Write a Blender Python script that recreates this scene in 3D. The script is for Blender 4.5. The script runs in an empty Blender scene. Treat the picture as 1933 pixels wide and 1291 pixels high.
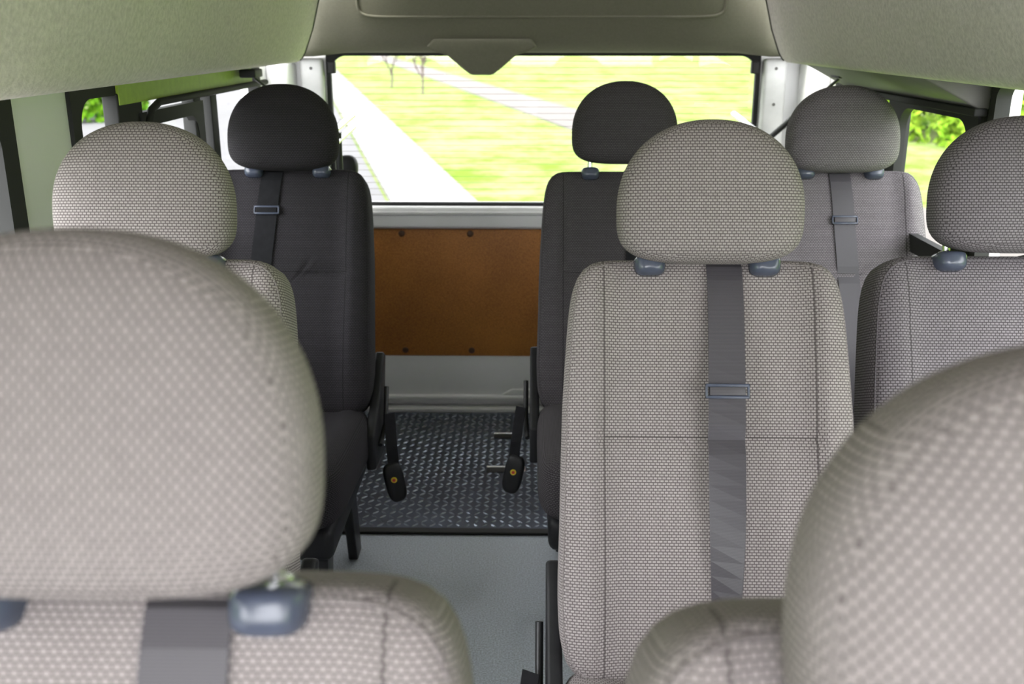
import bpy, bmesh, math, random
from mathutils import Vector, Matrix
random.seed(7)
S=bpy.context.scene
S.view_settings.view_transform='Standard'
S.view_settings.look='None'
S.view_settings.exposure=0.0

# ---------------------------------------------------------------- materials
def newmat(name):
    m=bpy.data.materials.new(name); m.use_nodes=True
    nt=m.node_tree; b=nt.nodes['Principled BSDF']
    return m,nt,b
def mat(name,col,rough=.6,metal=0.0,noise=0.0,nscale=60,bump=0.0,bscale=300,spec=.5):
    m,nt,b=newmat(name)
    b.inputs['Roughness'].default_value=rough
    b.inputs['Metallic'].default_value=metal
    b.inputs['Specular IOR Level'].default_value=spec
    tc=nt.nodes.new('ShaderNodeTexCoord')
    n=nt.nodes.new('ShaderNodeTexNoise'); n.inputs['Scale'].default_value=nscale; n.inputs['Detail'].default_value=4
    nt.links.new(tc.outputs['Object'],n.inputs['Vector'])
    r=nt.nodes.new('ShaderNodeValToRGB')
    r.color_ramp.elements[0].position=.3; r.color_ramp.elements[1].position=.7
    r.color_ramp.elements[0].color=[c*(1-noise) for c in col]+[1]
    r.color_ramp.elements[1].color=[min(1,c*(1+noise)) for c in col]+[1]
    nt.links.new(n.outputs['Fac'],r.inputs['Fac']); nt.links.new(r.outputs['Color'],b.inputs['Base Color'])
    if bump:
        n2=nt.nodes.new('ShaderNodeTexNoise'); n2.inputs['Scale'].default_value=bscale
        nt.links.new(tc.outputs['Object'],n2.inputs['Vector'])
        bp=nt.nodes.new('ShaderNodeBump'); bp.inputs['Strength'].default_value=bump; bp.inputs['Distance'].default_value=.002
        nt.links.new(n2.outputs['Fac'],bp.inputs['Height']); nt.links.new(bp.outputs['Normal'],b.inputs['Normal'])
    return m
def fabric(name,c1,c2,dark,seams=False):
    m,nt,b=newmat(name); N=nt.nodes; L=nt.links
    b.inputs['Roughness'].default_value=.9; b.inputs['Specular IOR Level'].default_value=.2
    uv=N.new('ShaderNodeUVMap')
    br=N.new('ShaderNodeTexBrick'); br.offset=.5
    br.inputs['Scale'].default_value=1.0
    br.inputs['Brick Width'].default_value=.0062; br.inputs['Row Height'].default_value=.0040
    br.inputs['Mortar Size'].default_value=.0010; br.inputs['Mortar Smooth'].default_value=.7
    br.inputs['Color1'].default_value=(*c1,1); br.inputs['Color2'].default_value=(*c2,1); br.inputs['Mortar'].default_value=(*dark,1)
    L.new(uv.outputs['UV'],br.inputs['Vector'])
    bp=N.new('ShaderNodeBump'); bp.invert=True; bp.inputs['Strength'].default_value=.4; bp.inputs['Distance'].default_value=.001
    L.new(br.outputs['Fac'],bp.inputs['Height']); L.new(bp.outputs['Normal'],b.inputs['Normal'])
    out=br.outputs['Color']
    if seams:
        tc=N.new('ShaderNodeTexCoord'); sp=N.new('ShaderNodeSeparateXYZ'); L.new(tc.outputs['Object'],sp.inputs[0])
        def M(op,a,bv=None):
            n=N.new('ShaderNodeMath'); n.operation=op
            for i,v in enumerate((a,bv)):
                if v is None: continue
                if isinstance(v,(int,float)): n.inputs[i].default_value=v
                else: L.new(v,n.inputs[i])
            return n.outputs[0]
        ax=M('ABSOLUTE',sp.outputs['X'])
        v=M('LESS_THAN',M('ABSOLUTE',M('SUBTRACT',ax,.15)),.0011)
        h=M('MULTIPLY',M('LESS_THAN',M('ABSOLUTE',M('SUBTRACT',sp.outputs['Z'],.32)),.0011),M('LESS_THAN',ax,.15))
        s=M('MAXIMUM',v,h)
        front=M('LESS_THAN',sp.outputs['Y'],0.0)
        s=M('MULTIPLY',M('MULTIPLY',s,front),.7)
        mx=N.new('ShaderNodeMix'); mx.data_type='RGBA'
        L.new(s,mx.inputs['Factor']); L.new(out,mx.inputs[6]); mx.inputs[7].default_value=(*[d*.5 for d in dark],1)
        out=mx.outputs[2]
    L.new(out,b.inputs['Base Color'])
    return m
def sc(c,k): return tuple(x*k for x in c)
def tri(c,k=1,d=.27): return (sc(c,k),sc(c,k*.88),sc((c[0]*1.0,c[1]*.93,c[2]*.97),k*d))
LT=tri((.350,.317,.312)); DK=tri((.038,.035,.040)); D2=tri((.085,.078,.084)); MD=tri((.215,.197,.212))
def fabset(tag,t): return (fabric('fabric_'+tag,*t),fabric('fabric_seamed_'+tag,*t,seams=True))
FL=fabset('light',LT); FD=fabset('charcoal',DK); FM=fabset('grey',MD); F2=fabset('dark_grey',D2)
M_blk=mat('black_plastic',(.014,.014,.016),.5,noise=.1,spec=.3)
M_blkm=mat('black_metal',(.02,.02,.022),.4,.3)
M_guide=mat('guide_plastic',(.06,.07,.105),.22,noise=.1)
M_chrome=mat('chrome',(.8,.8,.82),.25,1.0)
def beltmat():
    m,nt,b=newmat('seatbelt_webbing'); N=nt.nodes;L=nt.links
    b.inputs['Roughness'].default_value=.5
    uv=N.new('ShaderNodeUVMap'); w=N.new('ShaderNodeTexWave'); w.wave_type='BANDS'; w.bands_direction='Y'; w.inputs['Scale'].default_value=160
    L.new(uv.outputs['UV'],w.inputs['Vector'])
    r=N.new('ShaderNodeValToRGB'); r.color_ramp.elements[0].color=(.034,.031,.038,1); r.color_ramp.elements[1].color=(.075,.068,.08,1)
    L.new(w.outputs['Fac'],r.inputs[0]); L.new(r.outputs[0],b.inputs['Base Color'])
    return m
M_belt=beltmat()
M_beltd=mat('dark_webbing',(.010,.010,.012),.8,noise=.2,spec=.15)
M_yel=mat('buckle_label_yellow',(.8,.6,.05),.5)
M_red=mat('buckle_button_red',(.5,.04,.03),.5)
M_wall=mat('painted_metal_white',(.80,.80,.79),.35,noise=.03,nscale=4)
M_trim=mat('pale_grey_trim',(.60,.60,.59),.5,noise=.03)
M_head=mat('headliner_fabric',(.66,.625,.585),.95,noise=.12,nscale=120,bump=.6,bscale=350,spec=.1)
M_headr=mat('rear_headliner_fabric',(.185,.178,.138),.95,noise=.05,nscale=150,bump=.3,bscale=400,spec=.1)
M_seam=mat('headliner_gap',(.03,.03,.025),.9)
M_rub=mat('black_rubber',(.012,.012,.012),.7)
M_ledge=mat('grey_duct_panel',(.12,.115,.11),.6,noise=.05)
M_green=mat('trim_painted_green_bounce',(.32,.46,.04),.5,noise=.08)  # green light reflected off the grass, painted into the strip's base colour

def meshobj(name,verts,faces,material=None,parent=None,loc=(0,0,0),rot=(0,0,0),smooth=True,uv=True):
    me=bpy.data.meshes.new(name); me.from_pydata([tuple(v) for v in verts],[],faces)
    bm=bmesh.new(); bm.from_mesh(me); bmesh.ops.recalc_face_normals(bm,faces=bm.faces)
    if uv:
        ul=bm.loops.layers.uv.new('UVMap')
        for f in bm.faces:
            n=f.normal; a=[abs(n.x),abs(n.y),abs(n.z)]; k=a.index(max(a))
            for l in f.loops:
                c=l.vert.co
                l[ul].uv=((c.y,c.z),(c.x,c.z),(c.x,c.y))[k]
    for f in bm.faces: f.smooth=smooth
    bm.to_mesh(me); bm.free()
    o=bpy.data.objects.new(name,me); S.collection.objects.link(o)
    if material: me.materials.append(material)
    o.location=loc; o.rotation_euler=rot
    if parent: o.parent=parent
    return o
def empty(name,loc=(0,0,0),rot=(0,0,0)):
    o=bpy.data.objects.new(name,None); S.collection.objects.link(o); o.location=loc; o.rotation_euler=rot; o.empty_display_size=.1
    return o
def box(name,lo,hi,material,parent=None,bevel=0,loc=(0,0,0),rot=(0,0,0)):
    x0,y0,z0=lo;x1,y1,z1=hi
    v=[(x,y,z) for x in(x0,x1) for y in(y0,y1) for z in(z0,z1)]
    f=[(0,1,3,2),(4,6,7,5),(0,4,5,1),(2,3,7,6),(0,2,6,4),(1,5,7,3)]
    o=meshobj(name,v,f,material,parent,loc,rot,smooth=False)
    if bevel:
        b=o.modifiers.new('bev','BEVEL'); b.width=bevel; b.segments=3; b.limit_method='ANGLE'
        for p in o.data.polygons: p.use_smooth=True
    return o
def tube(name,pts,r,material,parent=None,cyclic=False,loc=(0,0,0),rot=(0,0,0),res=3):
    cu=bpy.data.curves.new(name,'CURVE'); cu.dimensions='3D'; cu.bevel_depth=r; cu.bevel_resolution=res; cu.use_fill_caps=True
    sp=cu.splines.new('POLY'); sp.points.add(len(pts)-1)
    for p,q in zip(sp.points,pts): p.co=(*q,1)
    sp.use_cyclic_u=cyclic
    o=bpy.data.objects.new(name,cu); S.collection.objects.link(o); cu.materials.append(material)
    o.location=loc;o.rotation_euler=rot
    if parent:o.parent=parent
    return o
def prism(name,poly,axis,a0,a1,material,parent=None,bevel=0):
    n=len(poly)
    def P(p,a): return {'X':(a,p[0],p[1]),'Y':(p[0],a,p[1]),'Z':(p[0],p[1],a)}[axis]
    v=[P(p,a0) for p in poly]+[P(p,a1) for p in poly]
    f=[tuple(range(n)),tuple(range(n,2*n))]+[(i,(i+1)%n,n+(i+1)%n,n+i) for i in range(n)]
    o=meshobj(name,v,f,material,parent,smooth=False)
    if bevel:
        b=o.modifiers.new('bev','BEVEL'); b.width=bevel; b.segments=3; b.limit_method='ANGLE'
        for p in o.data.polygons: p.use_smooth=True
    return o
# ---------------------------------------------------------------- pillow shapes
def resample(pts,n):
    P=pts+[pts[0]]; L=[0]
    for a,b in zip(P,P[1:]): L.append(L[-1]+math.hypot(b[0]-a[0],b[1]-a[1]))
    out=[];j=0
    for i in range(n):
        t=L[-1]*i/n
        while L[j+1]<t: j+=1
        u=(t-L[j])/max(1e-9,L[j+1]-L[j]); a,b=P[j],P[j+1]
        out.append((a[0]+(b[0]-a[0])*u,a[1]+(b[1]-a[1])*u))
    return out
def outline(w,ht,hb,nt_,nb,n=120,taper=None):
    pts=[]
    for i in range(2400):
        t=2*math.pi*i/2400; c,s=math.cos(t),math.sin(t)
        e=nt_ if s>=0 else nb; h=ht if s>=0 else hb
        x=w*math.copysign(abs(c)**(2/e),c); z=h*math.copysign(abs(s)**(2/e),s)
        if taper: x*=taper(z)
        pts.append((x,z))
    return resample(pts,n)
SL=[.1,.2,.3,.4,.5,.58,.65,.71,.77,.82,.86,.895,.925,.95,.968,.982,.992,.998,1.0]
def pillow(name,ol,tf,tb,p,material,parent=None,plane='XZ',loc=(0,0,0),rot=(0,0,0),disp=None,offs=(0,0)):
    n=len(ol); verts=[];faces=[]
    def put(a,b,c):
        a+=offs[0]; b+=offs[1]
        if plane=='XZ': verts.append((a,-c,b))
        elif plane=='XY': verts.append((a,b,c))
        else: verts.append((c,a,b))
    put(0,0,tf+(disp(0,0,1) if disp else 0))
    for s in SL:
        c=max(0,1-s**p)**(1/p)
        for a,b in ol: put(a*s,b*s,c*tf+((disp(a*s+offs[0],b*s+offs[1],c)) if disp else 0))
    R=len(SL)
    for s in reversed(SL[:-1]):
        c=max(0,1-s**p)**(1/p)
        for a,b in ol: put(a*s,b*s,-c*tb)
    put(0,0,-tb)
    T=R+R-1
    for i in range(n): faces.append((0,1+i,1+(i+1)%n))
    for r in range(T-1):
        for i in range(n):
            faces.append((1+r*n+i,1+(r+1)*n+i,1+(r+1)*n+(i+1)%n,1+r*n+(i+1)%n))
    last=len(verts)-1
    for i in range(n): faces.append((last,1+(T-1)*n+(i+1)%n,1+(T-1)*n+i))
    return meshobj(name,verts,faces,material,parent,loc,rot)
def sstep(a,b,x):
    t=min(1,max(0,(x-a)/(b-a))); return t*t*(3-2*t)
# ---------------------------------------------------------------- passenger seat
BW,BH,BZ,BT,BP=.210,.305,.275,.05,5.5
def taper(z): return 1.0-.055*sstep(0.0,.30,z)+.02*sstep(0,.2,-z)
OL_BACK=outline(BW,BH,BH,9,9,132,taper)
OL_HEAD=outline(.134,.130,.076,2.2,3.6,96)
OL_CUSH=outline(.213,.25,.25,9,7,120)
def bdisp(x,z,c):
    return (.024*sstep(.125,.165,abs(x))+.012*math.exp(-((z-.15)/.12)**2)-.007*math.exp(-((z-.32)/.008)**2)*(abs(x)<.15)-.005*math.exp(-((abs(x)-.15)/.005)**2))*c
def front(x,z):
    s=((abs(x)/(BW*taper(z-BZ)))**9+(abs(z-BZ)/BH)**9)**(1/9)
    c=max(0,1-min(1,s)**BP)**(1/BP)
    return c*BT+bdisp(x,z,c)
def hdisp(x,z,c): return 0
def strip(name,path,width,material,parent,twist=None):
    verts=[];faces=[]
    for i,p in enumerate(path):
        t=twist[i] if twist else 0
        p=Vector(p); d=Vector((math.cos(t),-math.sin(t),0))*width/2
        a=Vector(path[max(0,i-1)]); b=Vector(path[min(len(path)-1,i+1)])
        nrm=(b-a).normalized().cross(d.normalized())*.0009
        verts+= [p-d+nrm,p+d+nrm,p+d-nrm,p-d-nrm]
    for i in range(len(path)-1):
        for k in range(4):
            faces.append((4*i+k,4*i+(k+1)%4,4*i+4+(k+1)%4,4*i+4+k))
    faces.append((0,1,2,3)); e=4*(len(path)-1); faces.append((e,e+1,e+2,e+3))
    return meshobj(name,verts,faces,material,parent,smooth=False)
ZT=BZ+BH
def seat(x,yj,F=FL,hz=0.0,side=1,belt=(0.03,.03,0,.36),buckle=True,recl=22,hy=-.055,base=.41,hx=0,hs=1.0,BM=None,gy=0):
    BM=BM or M_belt
    e=empty('passenger_seat',(x,yj,0))
    bk=empty('back_pivot',(0,0,base),(-math.radians(recl),0,0)); bk.parent=e
    pillow('backrest',OL_BACK,BT,.05,BP,F[1],bk,offs=(0,BZ),disp=bdisp)
    pts=[]
    s=.972; c=(1-s**BP)**(1/BP)
    for a,b in OL_BACK: pts.append((a*s,-(c*BT+bdisp(a*s,b*s+BZ,c))+.0003,b*s+BZ))
    tube('piping',pts,.0014,F[0],bk,cyclic=True,res=1)
    hp=empty('headrest_pivot',(hx,-.012+hy,.643+hz),(math.radians(11),0,0)); hp.parent=bk; hp.scale=(hs,hs,hs)
    pillow('headrest',OL_HEAD,.060,.050,2.9,F[0],hp,disp=hdisp)
    s=.93; c=(1-s**2.9)**(1/2.9)
    tube('headrest_seam',[(a*s,c*.050+.0002,b*s) for a,b in OL_HEAD],.0014,F[0],hp,cyclic=True,res=1)
    for sx in(-.083,.083):
        tube('headrest_post',[(sx,-.030,.54),(sx,-.032,.592),(sx+hx,-.004+hy,.62+hz)],.0060,M_chrome,bk)
        g=pillow('post_guide',outline(.0225,.023,.030,3.2,3.2,40),.013,.018,3.4,M_guide,bk,plane='XY',loc=(sx,-.036,ZT-.010))
        tube('guide_ring',[(sx+.009*math.cos(k*math.pi/8),-.030+.009*math.sin(k*math.pi/8),ZT+.003) for k in range(16)],.002,M_chrome,bk,cyclic=True,res=1)
    if belt:
        bx0,bx1,tw,adj=belt
        path=[(bx0,.03,ZT-.002),(bx0,.0,ZT+.0025),(bx0,-.022,ZT+.001)]; tws=[0,0,0]
        k=28; z0=ZT-.014; zr=z0-.005
        for i in range(k):
            z=z0-zr*i/(k-1); t=i/(k-1)
            xx=bx0+(bx1-bx0)*t
            path.append((xx,-front(xx,z)-.0035-.014*tw*math.sin(t*math.pi)-(.016*tw*t),z)); tws.append(tw*t*t)
        xx=bx1; path.append((xx,-.03,-.03)); tws.append(tw)
        strip('seatbelt',path,.051,BM,bk,tws)
        z=adj; t=(z0-z)/zr; xx=bx0+(bx1-bx0)*t; y=-front(xx,z)-.007-.014*tw*math.sin(t*math.pi)-.016*tw*t
        ad=empty('belt_adjuster',(xx,y,z)); ad.parent=bk
        box('adjuster_bar_top',(-.031,-.003,.006),(.031,.003,.0105),M_guide,ad,.0012)
        box('adjuster_bar_bottom',(-.031,-.003,-.0105),(.031,.003,-.006),M_guide,ad,.0012)
        box('adjuster_left',(-.031,-.003,-.0105),(-.0275,.003,.0105),M_guide,ad,.0012)
        box('adjuster_right',(.0275,-.003,-.0105),(.031,.003,.0105),M_guide,ad,.0012)
        box('adjuster_fold',(-.025,-.0035,-.006),(.025,.001,.006),BM,ad,.001)
    cu=pillow('cushion',OL_CUSH,.075,.075,4,F[0],e,plane='XY',loc=(0,-.235,.352),rot=(math.radians(-4),0,0),
              disp=lambda a,b,c:(.016*sstep(.125,.17,abs(a)))*c)
    box('seat_pan',(-.19,-.44,.225),(.19,.02,.30),M_blk,e,.02)
    for sx in(-1,1):
        prism('leg_frame',[(-.40,.0),(-.36,.0),(-.30,.19),(-.08,.19),(-.03,0),(.03,0),(-.02,.25),(-.36,.25)],'X',sx*.15-.012,sx*.15+.012,M_blkm,e,.004)
        tube('floor_rail_bolt',[(sx*.15,-.38,.0),(sx*.15,-.38,.03)],.012,M_blkm,e)
    for sx in(-1,1):
        prism('recliner_cover',[(-.10,.28),(.03,.27),(.075,.35),(.095,.42),(.125,.50),(.10,.515),(.065,.49),(.02,.44),(-.05,.40),(-.10,.37)],'X',sx*.207,sx*.230,M_blk,e,.006)
    tube('recline_lever',[(side*.236,-.06,.33),(side*.240,.01,.36),(side*.240,.05,.44)],.006,M_blkm,e)
    if buckle:
        b=empty('buckle',(side*.252,-.03,-.012)); b.parent=e
        path=[(0,.03,.40),(side*.006,.0,.37),(side*.012,-.03,.33),(side*.016,-.04,.29)]
        strip('buckle_strap',path,.028,M_beltd,b,[-.5*side]*4)
        pillow('buckle_body',outline(.024,.050,.050,3.4,3,40),.013,.012,3,M_blk,b,loc=(side*.018,-.042,.25),rot=(math.radians(-8),math.radians(-10*side),math.radians(20*side)))
        tube('buckle_label',[(side*.018,-.0575,.262),(side*.018,-.0545,.262)],.0075,M_yel,b)
        tube('buckle_button',[(side*.018,-.0585,.262),(side*.018,-.057,.262)],.004,M_red,b)
    return e
seat(-.231,.325,FL,side=1,belt=(.036,.036,0,.30),hz=.011,hy=-.073,base=.422,hs=.95,hx=-.008)       # nearest left
seat(.247,.250,FL,side=-1,hz=-.062,hy=-.055,base=.452,hx=.012,hs=1.03,belt=(.02,.02,0,.30),buckle=False)  # nearest right
seat(-.553,1.245,FL,side=1,belt=(-.02,-.03,0,.36),base=.412,hs=.965,hz=.000,hx=-.003)
seat(.257,1.245,FL,side=-1,belt=(.025,.012,1.25,.385),base=.413,hs=.99)
seat(.710,1.295,FM,side=1,belt=(.065,.105,0,.30),buckle=False,hz=.008,hx=.01,hs=.97)
seat(-.594,2.27,FD,side=1,belt=(-.038,-.085,0,.47),BM=M_beltd,hx=-.006)
seat(.232,2.32,F2,side=-1,belt=(.03,.03,0,.40),base=.40,hz=.020,hs=.97,BM=M_beltd)
seat(.750,2.27,FM,side=1,belt=(.0,.03,0,.45),buckle=False,hz=-.002)

def folded(x,y,sgn):
    e=empty('folded_jump_seat',(x,y,0))
    pillow('folded_back',outline(.2,.24,.24,6,6,80),.05,.05,4,FD[0],e,loc=(0,0,.68),rot=(0,0,math.radians(90*sgn)))
    pillow('folded_cushion',outline(.2,.22,.22,6,6,80),.045,.045,4,FD[0],e,loc=(sgn*.09,0,.60),rot=(0,0,math.radians(90*sgn)))
    pillow('folded_headrest',OL_HEAD,.045,.04,2.9,FD[0],e,loc=(0,-.02,.935),rot=(0,0,math.radians(90*sgn)))
    for dz in(0,.035): tube('frame_bar',[(sgn*.19,-.12,.985+dz),(sgn*.19,.2,1.005+dz)],.010,M_chrome,e)
    tube('bar_upright',[(sgn*.19,-.05,.35),(sgn*.19,-.05,1.01)],.010,M_blkm,e)
    tube('floor_leg',[(sgn*.10,0,.0),(sgn*.10,0,.42)],.015,M_blkm,e)
    pillow('release_knob',outline(.03,.035,.035,2.5,2.5,32),.03,.03,2.5,M_blk,e,loc=(sgn*.20,.02,.905))
folded(-.73,2.88,1)
folded(.81,2.92,-1)

# ---------------------------------------------------------------- van shell
XL,XR,YB,YF=-.82,.92,3.30,-1.25
def wall_holes(name,x0,x1,holes,ztop):
    e=empty(name); zb=0
    ys=[YF]
    for i,(a,b,z0,z1) in enumerate(holes):
        box('pillar',(x0,ys[-1],zb),(x1,a,ztop),M_wall,e)
        box('sill',(x0,a,zb),(x1,b,z0),M_wall,e)
        box('header',(x0,a,z1),(x1,b,ztop),M_wall,e)
        ys.append(b)
    box('pillar',(x0,ys[-1],zb),(x1,YB+.05,ztop),M_wall,e)
    return e
HL=[(-1.15,-.12,.60,1.18),(.05,1.57,.62,1.175),(1.80,3.06,.66,1.175)]
HR=[(-1.15,-.12,.60,1.18),(.05,2.035,.62,1.19),(2.075,3.08,.66,1.14)]
wall_holes('wall_left',XL-.05,XL,HL,1.215)
wall_holes('wall_right',XR,XR+.05,HR,1.215)
def ring(name,axis,pos,outer,inner,r,th,material,parent=None,n=12):
    a0,a1,b0,b1=inner; O=outer
    ip=[]
    for cx,cy,st in((a1-r,b1-r,0),(a0+r,b1-r,90),(a0+r,b0+r,180),(a1-r,b0+r,270)):
        for k in range(n+1):
            t=math.radians(st+90*k/n); ip.append((cx+r*math.cos(t),cy+r*math.sin(t)))
    op=[]
    corners=[(O[1],O[3]),(O[0],O[3]),(O[0],O[2]),(O[1],O[2])]
    for q in range(4):
        for k in range(n+1):
            p=ip[q*(n+1)+k]; Cc=corners[q]
            if k==n//2: op.append(Cc)
            elif (k<n//2)==(q%2==0): op.append((Cc[0],p[1]))
            else: op.append((p[0],Cc[1]))
    def P(p,d): return (p[0],d,p[1]) if axis=='Y' else (d,p[0],p[1])
    m=len(ip); v=[P(p,pos) for p in ip]+[P(p,pos) for p in op]+[P(p,pos+th) for p in ip]+[P(p,pos+th) for p in op]
    f=[]
    for i in range(m):
        j=(i+1)%m
        f+=[(i,j,m+j,m+i),(2*m+i,3*m+i,3*m+j,2*m+j),(i,2*m+i,2*m+j,j),(m+i,m+j,3*m+j,3*m+i)]
    return meshobj(name,v,f,material,parent,smooth=False)
def glassmat():
    m=bpy.data.materials.new('window_glass'); m.use_nodes=True; nt=m.node_tree; nt.nodes.clear()
    o=nt.nodes.new('ShaderNodeOutputMaterial'); mx=nt.nodes.new('ShaderNodeMixShader'); mx.inputs[0].default_value=.04
    t=nt.nodes.new('ShaderNodeBsdfTransparent'); t.inputs[0].default_value=(.97,.98,.97,1); g=nt.nodes.new('ShaderNodeBsdfGlossy'); g.inputs['Roughness'].default_value=.02
    nt.links.new(t.outputs[0],mx.inputs[1]); nt.links.new(g.outputs[0],mx.inputs[2]); nt.links.new(mx.outputs[0],o.inputs[0]); return m
M_glass=glassmat()
wn=[0]
def sidewin(x,sgn,h,divs,r=.05,fw=.035):
    wn[0]+=1
    e=empty('window_%d'%wn[0])
    a,b,z0,z1=h
    th=.03*sgn
    ring('rubber_frame','X',x-.008*sgn,(a-.012,b+.012,z0-.012,z1+.012),(a+fw,b-fw,z0+fw,z1-fw*.6),r,th,M_rub,e)
    for (y0,y1,sl) in divs:
        prism('divider',[(y0,z0+.01),(y1,z0+.01),(y1+sl,z1-.01),(y0+sl,z1-.01)],'X',x-.012*sgn,x+.02*sgn,M_rub,e,.004)
    xg=x+.012*sgn
    meshobj('glass',[(xg,a,z0),(xg,b,z0),(xg,b,z1),(xg,a,z1)],[(0,1,2,3)],M_glass,e,smooth=False)
    return e
sidewin(XL,-1,HL[1],[(.8,.84,0)],)
w=sidewin(XL,-1,HL[2],[(1.985,2.11,0),(2.44,2.49,.0),(2.57,2.62,0)],fw=.022)
ring('sliding_pane_frame','X',XL+.014,(2.09,2.50,.80,1.12),(2.125,2.455,.83,1.09),.05,-.02,M_rub,w)
sidewin(XR,1,HR[1],[(.8,.84,0)],r=.03,fw=.014)
w=sidewin(XR,1,HR[2],[(2.53,2.59,0)],fw=.03)
ring('sliding_pane_frame','X',XR-.014,(2.075,2.60,.78,1.13),(2.115,2.52,.82,1.105),.06,.02,M_rub,w)
tl=empty('trim_1')
tube('window_rail',[(XL+.03,2.08,1.085),(XL+.03,2.11,1.125),(XL+.03,2.16,1.138),(XL+.03,3.05,1.138)],.008,M_rub,tl)
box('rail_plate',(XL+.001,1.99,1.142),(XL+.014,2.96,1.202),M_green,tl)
tr=empty('trim_2')
prism('duct_panel',[(XR-.165,1.205),(XR-.001,1.205),(XR-.001,1.13),(XR-.02,1.13)],'Y',2.06,2.95,M_ledge,tr,.004)
box('duct_lip',(XR-.035,2.05,1.118),(XR-.008,2.9,1.134),M_rub,tr,.003)
box('floor',(XL-.05,YF,-.06),(XR+.05,YB+.05,0.0),mat('grey_vinyl_floor',(.46,.50,.56),.5,noise=.32,nscale=260,bump=.6,bscale=500))
fl=empty('floor_plate')
M_plate=mat('tread_plate_metal',(.065,.08,.11),.34,.55,noise=.25,nscale=14)
M_tread=mat('tread_lug_metal',(.30,.34,.40),.26,.6,noise=.3,nscale=20)
box('plate',(XL+.002,2.40,.0005),(XR-.002,YB-.03,.006),M_plate,fl)
v=[];f=[]
g=.0235
ny=int((YB-.04-2.41)/g); nx=int((XR-XL-.02)/g)
for j in range(ny):
    for i in range(nx):
        cx=XL+.02+i*g; cy=2.42+j*g; a=math.radians(45 if (i+j)%2 else -45)
        L,W=.0125,.0036; b0=len(v); ca,sa=math.cos(a),math.sin(a)
        for (p,q,h) in((-L,0,.006),(-L*.35,-W,.006),(L*.35,-W,.006),(L,0,.006),(L*.35,W,.006),(-L*.35,W,.006),(-L*.5,0,.0086),(L*.5,0,.0086)):
            v.append((cx+p*ca-q*sa,cy+p*sa+q*ca,h))
        f+=[(b0,b0+1,b0+6),(b0+1,b0+2,b0+7,b0+6),(b0+2,b0+3,b0+7),(b0+3,b0+4,b0+7),(b0+4,b0+5,b0+6,b0+7),(b0+5,b0,b0+6)]
meshobj('tread_lugs',v,f,M_tread,fl,smooth=False)
box('edge_strip',(XL+.002,2.375,.0005),(XR-.002,2.402,.009),M_rub,fl,.003)
for cy,w_ in((3.04,.045),(2.775,.058)):
    box('anchor_slot',(-.07-w_,cy-.018,.006),(-.07+w_,cy+.016,.0088),M_rub,fl,.001)
    tube('anchor_slot_rim',[(-.07-w_,cy+.018,.009),(-.07+w_,cy+.018,.009),(-.07+w_,cy-.02,.009)],.0035,M_chrome,fl)
rw=empty('wall_back')
WX0,WX1,WZ0,WZ1=-.648,.722,.735,1.213
ring('door_panel','Y',YB,(XL-.05,XR+.05,0,1.32),(WX0,WX1,WZ0,WZ1),.055,.04,M_wall,rw)
wr=empty('window_5')
ring('rubber_seal','Y',YB-.006,(WX0-.008,WX1+.008,WZ0-.008,WZ1+.008),(WX0+.006,WX1-.006,WZ0+.003,WZ1-.006),.05,.02,M_rub,wr)
meshobj('glass',[(WX0,YB+.02,WZ0),(WX1,YB+.02,WZ0),(WX1,YB+.02,WZ1),(WX0,YB+.02,WZ1)],[(0,1,2,3)],M_glass,wr,smooth=False)
M_heat=mat('heater_wire',(.12,.10,.06),.6)
for i in range(22):
    z=WZ0+.025+i*.0205
    tube('heater_wire',[(WX0+.02,YB+.017,z),(WX1-.02,YB+.017,z)],.0005,M_heat,wr,res=0)
for (x,z) in((WX0+.012,WZ1-.03),(WX1-.012,WZ1-.03)):
    box('hinge_stop',(x-.012,YB-.03,z-.03),(x+.012,YB-.002,z+.008),M_rub,wr,.004)
for n_,xa,xb in((1,WX0-.085,WX0-.012),(2,WX1+.012,WX1+.085)):
    box('garnish',(xa,YB-.045,.62),(xb,YB-.001,1.20),M_trim,rw,.012)
    for z in(.8,.95,1.06,1.17): tube('garnish_screw',[((xa+xb)/2,YB-.047,z),((xa+xb)/2,YB-.044,z)],.005,M_ledge,rw)
for xa,xb in((XL,XL+.07),(XR-.07,XR)):
    box('corner_pillar',(xa,3.16,0),(xb,3.299,1.195),M_wall,rw,.02)
box('window_sill_beam',(XL+.07,YB-.03,.655),(XR-.07,YB-.001,.728),M_wall,rw,.010)
box('sill_beam_lip',(XL+.07,YB-.036,.70),(XR-.07,YB-.02,.712),M_trim,rw,.003)
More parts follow.
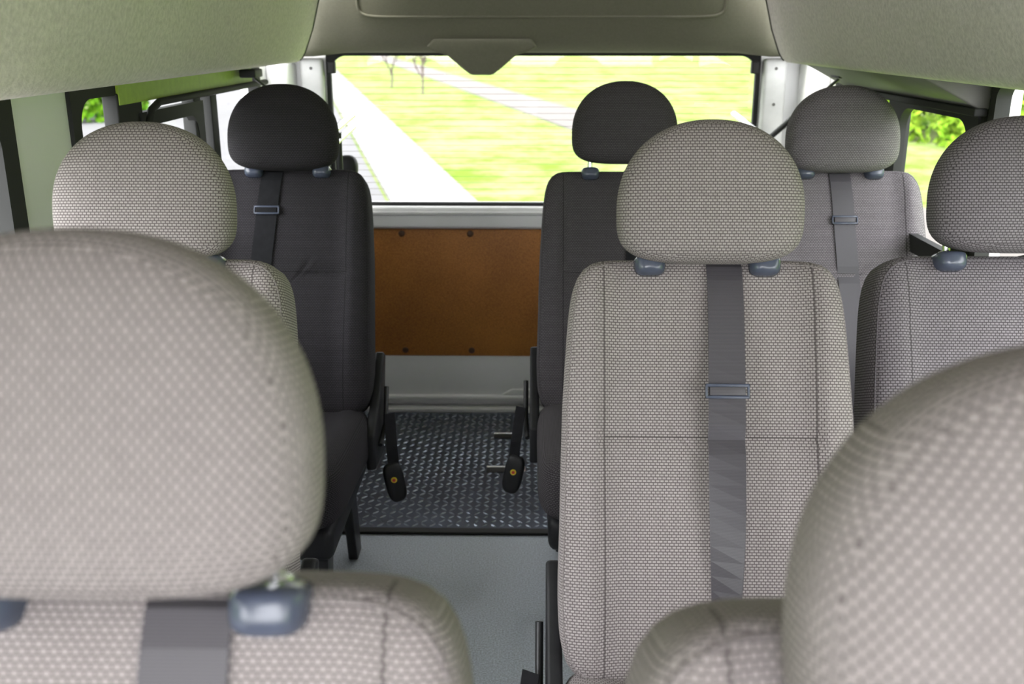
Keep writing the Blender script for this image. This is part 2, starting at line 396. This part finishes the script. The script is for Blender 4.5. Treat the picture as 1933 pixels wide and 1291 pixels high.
def board():
    m,nt,b=newmat('brown_hardboard');N=nt.nodes;L=nt.links
    b.inputs['Roughness'].default_value=.55
    tc=N.new('ShaderNodeTexCoord'); n1=N.new('ShaderNodeTexNoise'); n1.inputs['Scale'].default_value=300; n1.inputs['Detail'].default_value=3
    n2=N.new('ShaderNodeTexNoise'); n2.inputs['Scale'].default_value=3
    L.new(tc.outputs['Object'],n1.inputs['Vector']);L.new(tc.outputs['Object'],n2.inputs['Vector'])
    a=N.new('ShaderNodeMath');a.operation='MULTIPLY_ADD'; L.new(n1.outputs['Fac'],a.inputs[0]);a.inputs[1].default_value=1.6
    L.new(n2.outputs['Fac'],a.inputs[2])
    r=N.new('ShaderNodeValToRGB')
    mm=N.new('ShaderNodeMath');mm.operation='MULTIPLY';mm.inputs[1].default_value=.5
    L.new(a.outputs[0],mm.inputs[0])
    r.color_ramp.elements[0].position=.5; r.color_ramp.elements[1].position=.8
    r.color_ramp.elements[0].color=(.235,.078,.012,1); r.color_ramp.elements[1].color=(.50,.20,.038,1)
    L.new(mm.outputs[0],r.inputs[0]);L.new(r.outputs[0],b.inputs['Base Color']);return m
box('hardboard_panel',(XL+.10,YB-.014,.205),(XR-.10,YB-.001,.65),board(),rw,.002)
M_clip=mat('clip_brown',(.07,.03,.012),.5)
for x in(-.43,-.20,.05,.3,.55):
    for z in(.225,.635):
        pillow('panel_clip',outline(.011,.011,.011,2,2,20),.005,.001,2.5,M_clip,rw,loc=(x,YB-.014,z))
box('lower_panel',(XL+.02,YB-.012,.03),(XR-.02,YB-.001,.205),M_wall,rw,.003)
box('lower_bead',(XL+.02,YB-.03,.045),(XR-.02,YB-.010,.062),M_wall,rw,.006)
prism('raised_pressing',[(-.10,.062),(-.06,.085),(.6,.085),(.62,.062)],'Y',YB-.022,YB-.010,M_wall,rw,.004)
box('threshold',(XL+.02,YB-.05,.006),(XR-.02,YB-.001,.022),M_trim,rw,.004)
C=.03
half=[(0.735,1.203),(.73,1.206),(.724,1.212),(.716,1.225),(.69,1.29),(.668,1.37),(.63,1.47),(.57,1.56),(.47,1.63),(.32,1.675),(.12,1.69)]
prof=[(XL-.05,1.203)]+[(C-a,b) for a,b in half]+[(C+a,b) for a,b in reversed(half)]+[(XR+.05,1.203)]
n=len(prof);YE=3.09
v=[];ys=[YF+.15+i*(YE-YF-.15)/24 for i in range(25)]
for y in ys:
    for p in prof: v.append((p[0],y,p[1]))
f=[(j*n+i,j*n+i+1,(j+1)*n+i+1,(j+1)*n+i) for j in range(24) for i in range(n-1)]
o=meshobj('ceiling',v,f,M_head); md=o.modifiers.new('s','SOLIDIFY'); md.thickness=.02; md.offset=0
tr3=empty('trim_3')
tube('headliner_joint',[(p[0],YE+.004,p[1]) for p in prof[2:-2]],.0125,M_seam,tr3)
for (x,y,z) in((-.665,1.35,1.335),(.725,1.5,1.315),(-.665,2.3,1.335),(.725,2.2,1.315),(-.665,.7,1.335)):
    pillow('trim_plug',outline(.008,.008,.008,2,2,20),.012,.012,2.5,M_trim,tr3,plane='YZ',loc=(x,y,z))
hp=[(3.298,1.217),(3.27,1.217),(3.245,1.224),(3.225,1.245),(3.21,1.28),(3.19,1.36),(3.17,1.5),(3.15,1.72)]
xs=[XL+.0]+[C-.72+i*(1.44)/30 for i in range(31)]+[XR]
v=[];f=[]
for x in xs:
    edge=sstep(.60,.73,abs(x-C))
    for (y,z) in hp: v.append((x,y-.05*edge*(1 if y<3.26 else 0),z-(.012*edge)))
m=len(hp)
for i in range(len(xs)-1):
    for k in range(m-1): f.append((i*m+k,i*m+k+1,(i+1)*m+k+1,(i+1)*m+k))
rh=empty('wall_back_header')
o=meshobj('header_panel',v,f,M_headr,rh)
rr=[(.56*math.copysign(abs(math.cos(t))**.10,math.cos(t))+C,1.385+.062*math.copysign(abs(math.sin(t))**.35,math.sin(t))) for t in [2*math.pi*k/160 for k in range(160)]]
def hy_(z):
    for (y0,z0),(y1,z1) in zip(hp,hp[1:]):
        if z0<=z<=z1 and z1>z0: return y0+(y1-y0)*(z-z0)/(z1-z0)
    return 3.19
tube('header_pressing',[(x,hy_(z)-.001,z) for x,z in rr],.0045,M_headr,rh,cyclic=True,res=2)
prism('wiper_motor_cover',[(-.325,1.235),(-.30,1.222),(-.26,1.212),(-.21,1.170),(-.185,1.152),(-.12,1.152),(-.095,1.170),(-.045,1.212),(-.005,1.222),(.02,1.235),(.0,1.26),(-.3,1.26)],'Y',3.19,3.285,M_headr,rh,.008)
box('dashboard',(XL,YF,0),(XR,YF+.3,.60),M_blk,None,.05)
for nm,p in(('a',((XL+.04,2.84,1.17),(-.63,3.20,.95))),('b',((XR-.06,2.84,1.17),(.74,3.20,.95)))):
    e=empty('gas_strut')
    a,b=Vector(p[0]),Vector(p[1])
    tube('rod',[a,b],.0045,M_blkm,e); tube('sleeve',[a.lerp(b,.4),b],.009,M_blkm,e)
    s=1 if a.x>0 else -1
    box('bracket',(a.x-.03 if s>0 else a.x-.015,a.y-.05,a.z-.01),(a.x+.015 if s>0 else a.x+.03,a.y+.03,a.z+.012),M_blk,e,.004)
    tube('end_mount',[b,b+Vector((0,.08,0))],.010,M_blkm,e)

# ---------------------------------------------------------------- exterior
def grassmat(name,c0,c1,sc_):
    m,nt,b=newmat(name);N=nt.nodes;L=nt.links
    b.inputs['Roughness'].default_value=1; b.inputs['Specular IOR Level'].default_value=0
    tc=N.new('ShaderNodeTexCoord'); n1=N.new('ShaderNodeTexNoise'); n1.inputs['Scale'].default_value=sc_; n1.inputs['Detail'].default_value=8; n1.inputs['Roughness'].default_value=.8
    L.new(tc.outputs['Object'],n1.inputs['Vector'])
    r=N.new('ShaderNodeValToRGB'); r.color_ramp.elements[0].position=.40;r.color_ramp.elements[1].position=.58
    r.color_ramp.elements[0].color=(*c0,1); r.color_ramp.elements[1].color=(*c1,1)
    L.new(n1.outputs['Fac'],r.inputs[0]);L.new(r.outputs[0],b.inputs['Base Color']);return m
M_grass=grassmat('lawn_grass',(.090,.145,.022),(.17,.19,.090),.7)
M_bank=grassmat('bank_grass',(.05,.14,.006),(.14,.21,.025),2.2); GZ=-.75
M_near=grassmat('verge_grass',(.15,.30,.008),(.22,.38,.02),3)
meshobj('ground',[(-250,-60,GZ),(250,-60,GZ),(250,500,GZ),(-250,500,GZ)],[(0,1,2,3)],M_grass,smooth=False)
M_road=mat('pale_asphalt',(.080,.079,.083),.9,noise=.10,nscale=3)
M_conc=mat('concrete_kerb',(.145,.142,.14),.9,noise=.06,nscale=2)
M_pad=mat('concrete_pad',(.22,.215,.21),.9,noise=.06,nscale=2)
def stripg(name,fx,w,y0,y1,z,m,th=.0):
    a=fx(y0);b=fx(y1)
    return prism(name,[(a-w,y0),(a,y0),(b,y1),(b-w,y1)],'Z',GZ-.02,z,m)
box('parking_pad',(-7,-25,GZ-.02),(1.5,6.5,GZ+.015),M_pad)
box('parking_apron',(1.5,-25,GZ-.02),(5.5,.7,GZ+.015),M_pad)
box('grass_verge',(1.5,.7,GZ-.02),(6.4,6.5,GZ+.03),M_near)
stripg('road',lambda y:1.0-.227*y,6.5,6.6,130,GZ+.02,M_road)
stripg('kerb',lambda y:2.1-.227*y,1.05,6.6,130,GZ+.06,M_conc)
stripg('footpath',lambda y:7.3-.22*y,1.6,6.6,160,GZ+.03,mat('footpath_concrete',(.092,.083,.078),.9,noise=.06,nscale=2))
def bank(x0,x1,y0,y1,h):
    v=[];f=[];A,B=18,40
    for i in range(A+1):
        for j in range(B+1):
            u=i/A; vv=j/B
            z=GZ-.05+h*sstep(0,1,u)*min(1,4*vv,4*(1-vv))+random.uniform(-.09,.09)*min(1,u*6)
            v.append((x0+(x1-x0)*u+random.uniform(-.1,.1),y0+(y1-y0)*vv,z))
    for i in range(A):
        for j in range(B): f.append((i*(B+1)+j,i*(B+1)+j+1,(i+1)*(B+1)+j+1,(i+1)*(B+1)+j))
    return meshobj('grass_bank',v,f,M_bank)
bank(6.5,13,-12,14,4.0)
bank(-8.5,-14,-12,16,4.0)
# leafy shrubs
M_leaf=grassmat('shrub_leaves',(.02,.09,.004),(.10,.20,.012),6)
M_leafb=grassmat('bright_shrub_leaves',(.06,.16,.006),(.20,.30,.03),4)
def shrub(x,y,r,h,m=None):
    v=[];f=[]
    for k in range(3000):
        t=random.uniform(0,2*math.pi); ph=random.uniform(0,1); rr_=random.uniform(.72,1.0)
        d=Vector((math.cos(t)*math.sqrt(1-ph*ph)*r*rr_,math.sin(t)*math.sqrt(1-ph*ph)*r*rr_,ph*h*rr_))
        a=Vector((random.uniform(-1,1),random.uniform(-1,1),random.uniform(-1,1))).normalized()*.12
        b=a.cross(Vector((random.uniform(-1,1),random.uniform(-1,1),random.uniform(-1,1)))).normalized()*.06
        b0=len(v); v+=[d-a,d+b,d+a,d-b]; f.append((b0,b0+1,b0+2,b0+3))
    meshobj('leafy_shrub',v,f,m or M_leaf,loc=(x,y,GZ),smooth=False)
shrub(-11.0,24.5,1.7,2.1)
shrub(-14.8,32,1.6,2.4)
for (x,y) in((9.2,18.5),(8.3,20.8),(10.8,17.2),(12.6,16.5)): shrub(x,y,1.7,2.1,M_leafb)
M_bark=mat('pale_bark',(.085,.062,.055),.9)
def tree(x,y,h):
    e=empty('bare_tree',(x,y,GZ))
    def br(p,d,l,r,dep):
        q=p+d*l; mid=p.lerp(q,.5)+Vector((random.uniform(-.05,.05),0,0))*l
        tube('branch',[p,mid,q],r,M_bark,e,res=1)
        if dep:
            for k in range(3):
                nd=(d+Vector((random.uniform(-.8,.8),random.uniform(-.5,.5),random.uniform(0,.4)))).normalized()
                br(p.lerp(q,random.uniform(.5,1)),nd,l*.8,r*.65,dep-1)
    br(Vector((0,0,0)),Vector((.03,0,1)).normalized(),h*.2,.04,4)
tree(-5.3,39,3.6); tree(-3.7,35,3.4)
w=bpy.data.worlds.new('overcast_sky'); S.world=w; w.use_nodes=True
N=w.node_tree.nodes; L=w.node_tree.links
bg=N['Background']; bg.inputs[0].default_value=(.965,.975,1,1)
tc=N.new('ShaderNodeTexCoord'); dt=N.new('ShaderNodeVectorMath'); dt.operation='DOT_PRODUCT'; dt.inputs[1].default_value=(-.38,.92,0)
dt.inputs[1].default_value=(.38,.92,0)
L.new(tc.outputs['Generated'],dt.inputs[0])
mr=N.new('ShaderNodeMapRange'); mr.inputs['From Min'].default_value=-.9; mr.inputs['From Max'].default_value=.5; mr.inputs['To Min'].default_value=13.5; mr.inputs['To Max'].default_value=3.5
mr.interpolation_type='SMOOTHSTEP'
L.new(dt.outputs['Value'],mr.inputs['Value']); L.new(mr.outputs[0],bg.inputs[1])
sun=bpy.data.lights.new('sun','SUN'); sun.energy=6.0; sun.angle=math.radians(8); sun.color=(1,.97,.9)
so=bpy.data.objects.new('sun',sun); S.collection.objects.link(so); so.rotation_euler=(math.radians(18),math.radians(-14),0)
cam=bpy.data.cameras.new('camera'); co=bpy.data.objects.new('camera',cam); S.collection.objects.link(co)
co.location=(0,0,1.28); co.rotation_euler=(math.radians(90-17.3),0,math.radians(1.05))
cam.sensor_width=36; cam.lens=35.0; cam.clip_start=.02; cam.clip_end=1000
cam.dof.use_dof=True; cam.dof.focus_distance=1.7; cam.dof.aperture_fstop=5.6
S.camera=co
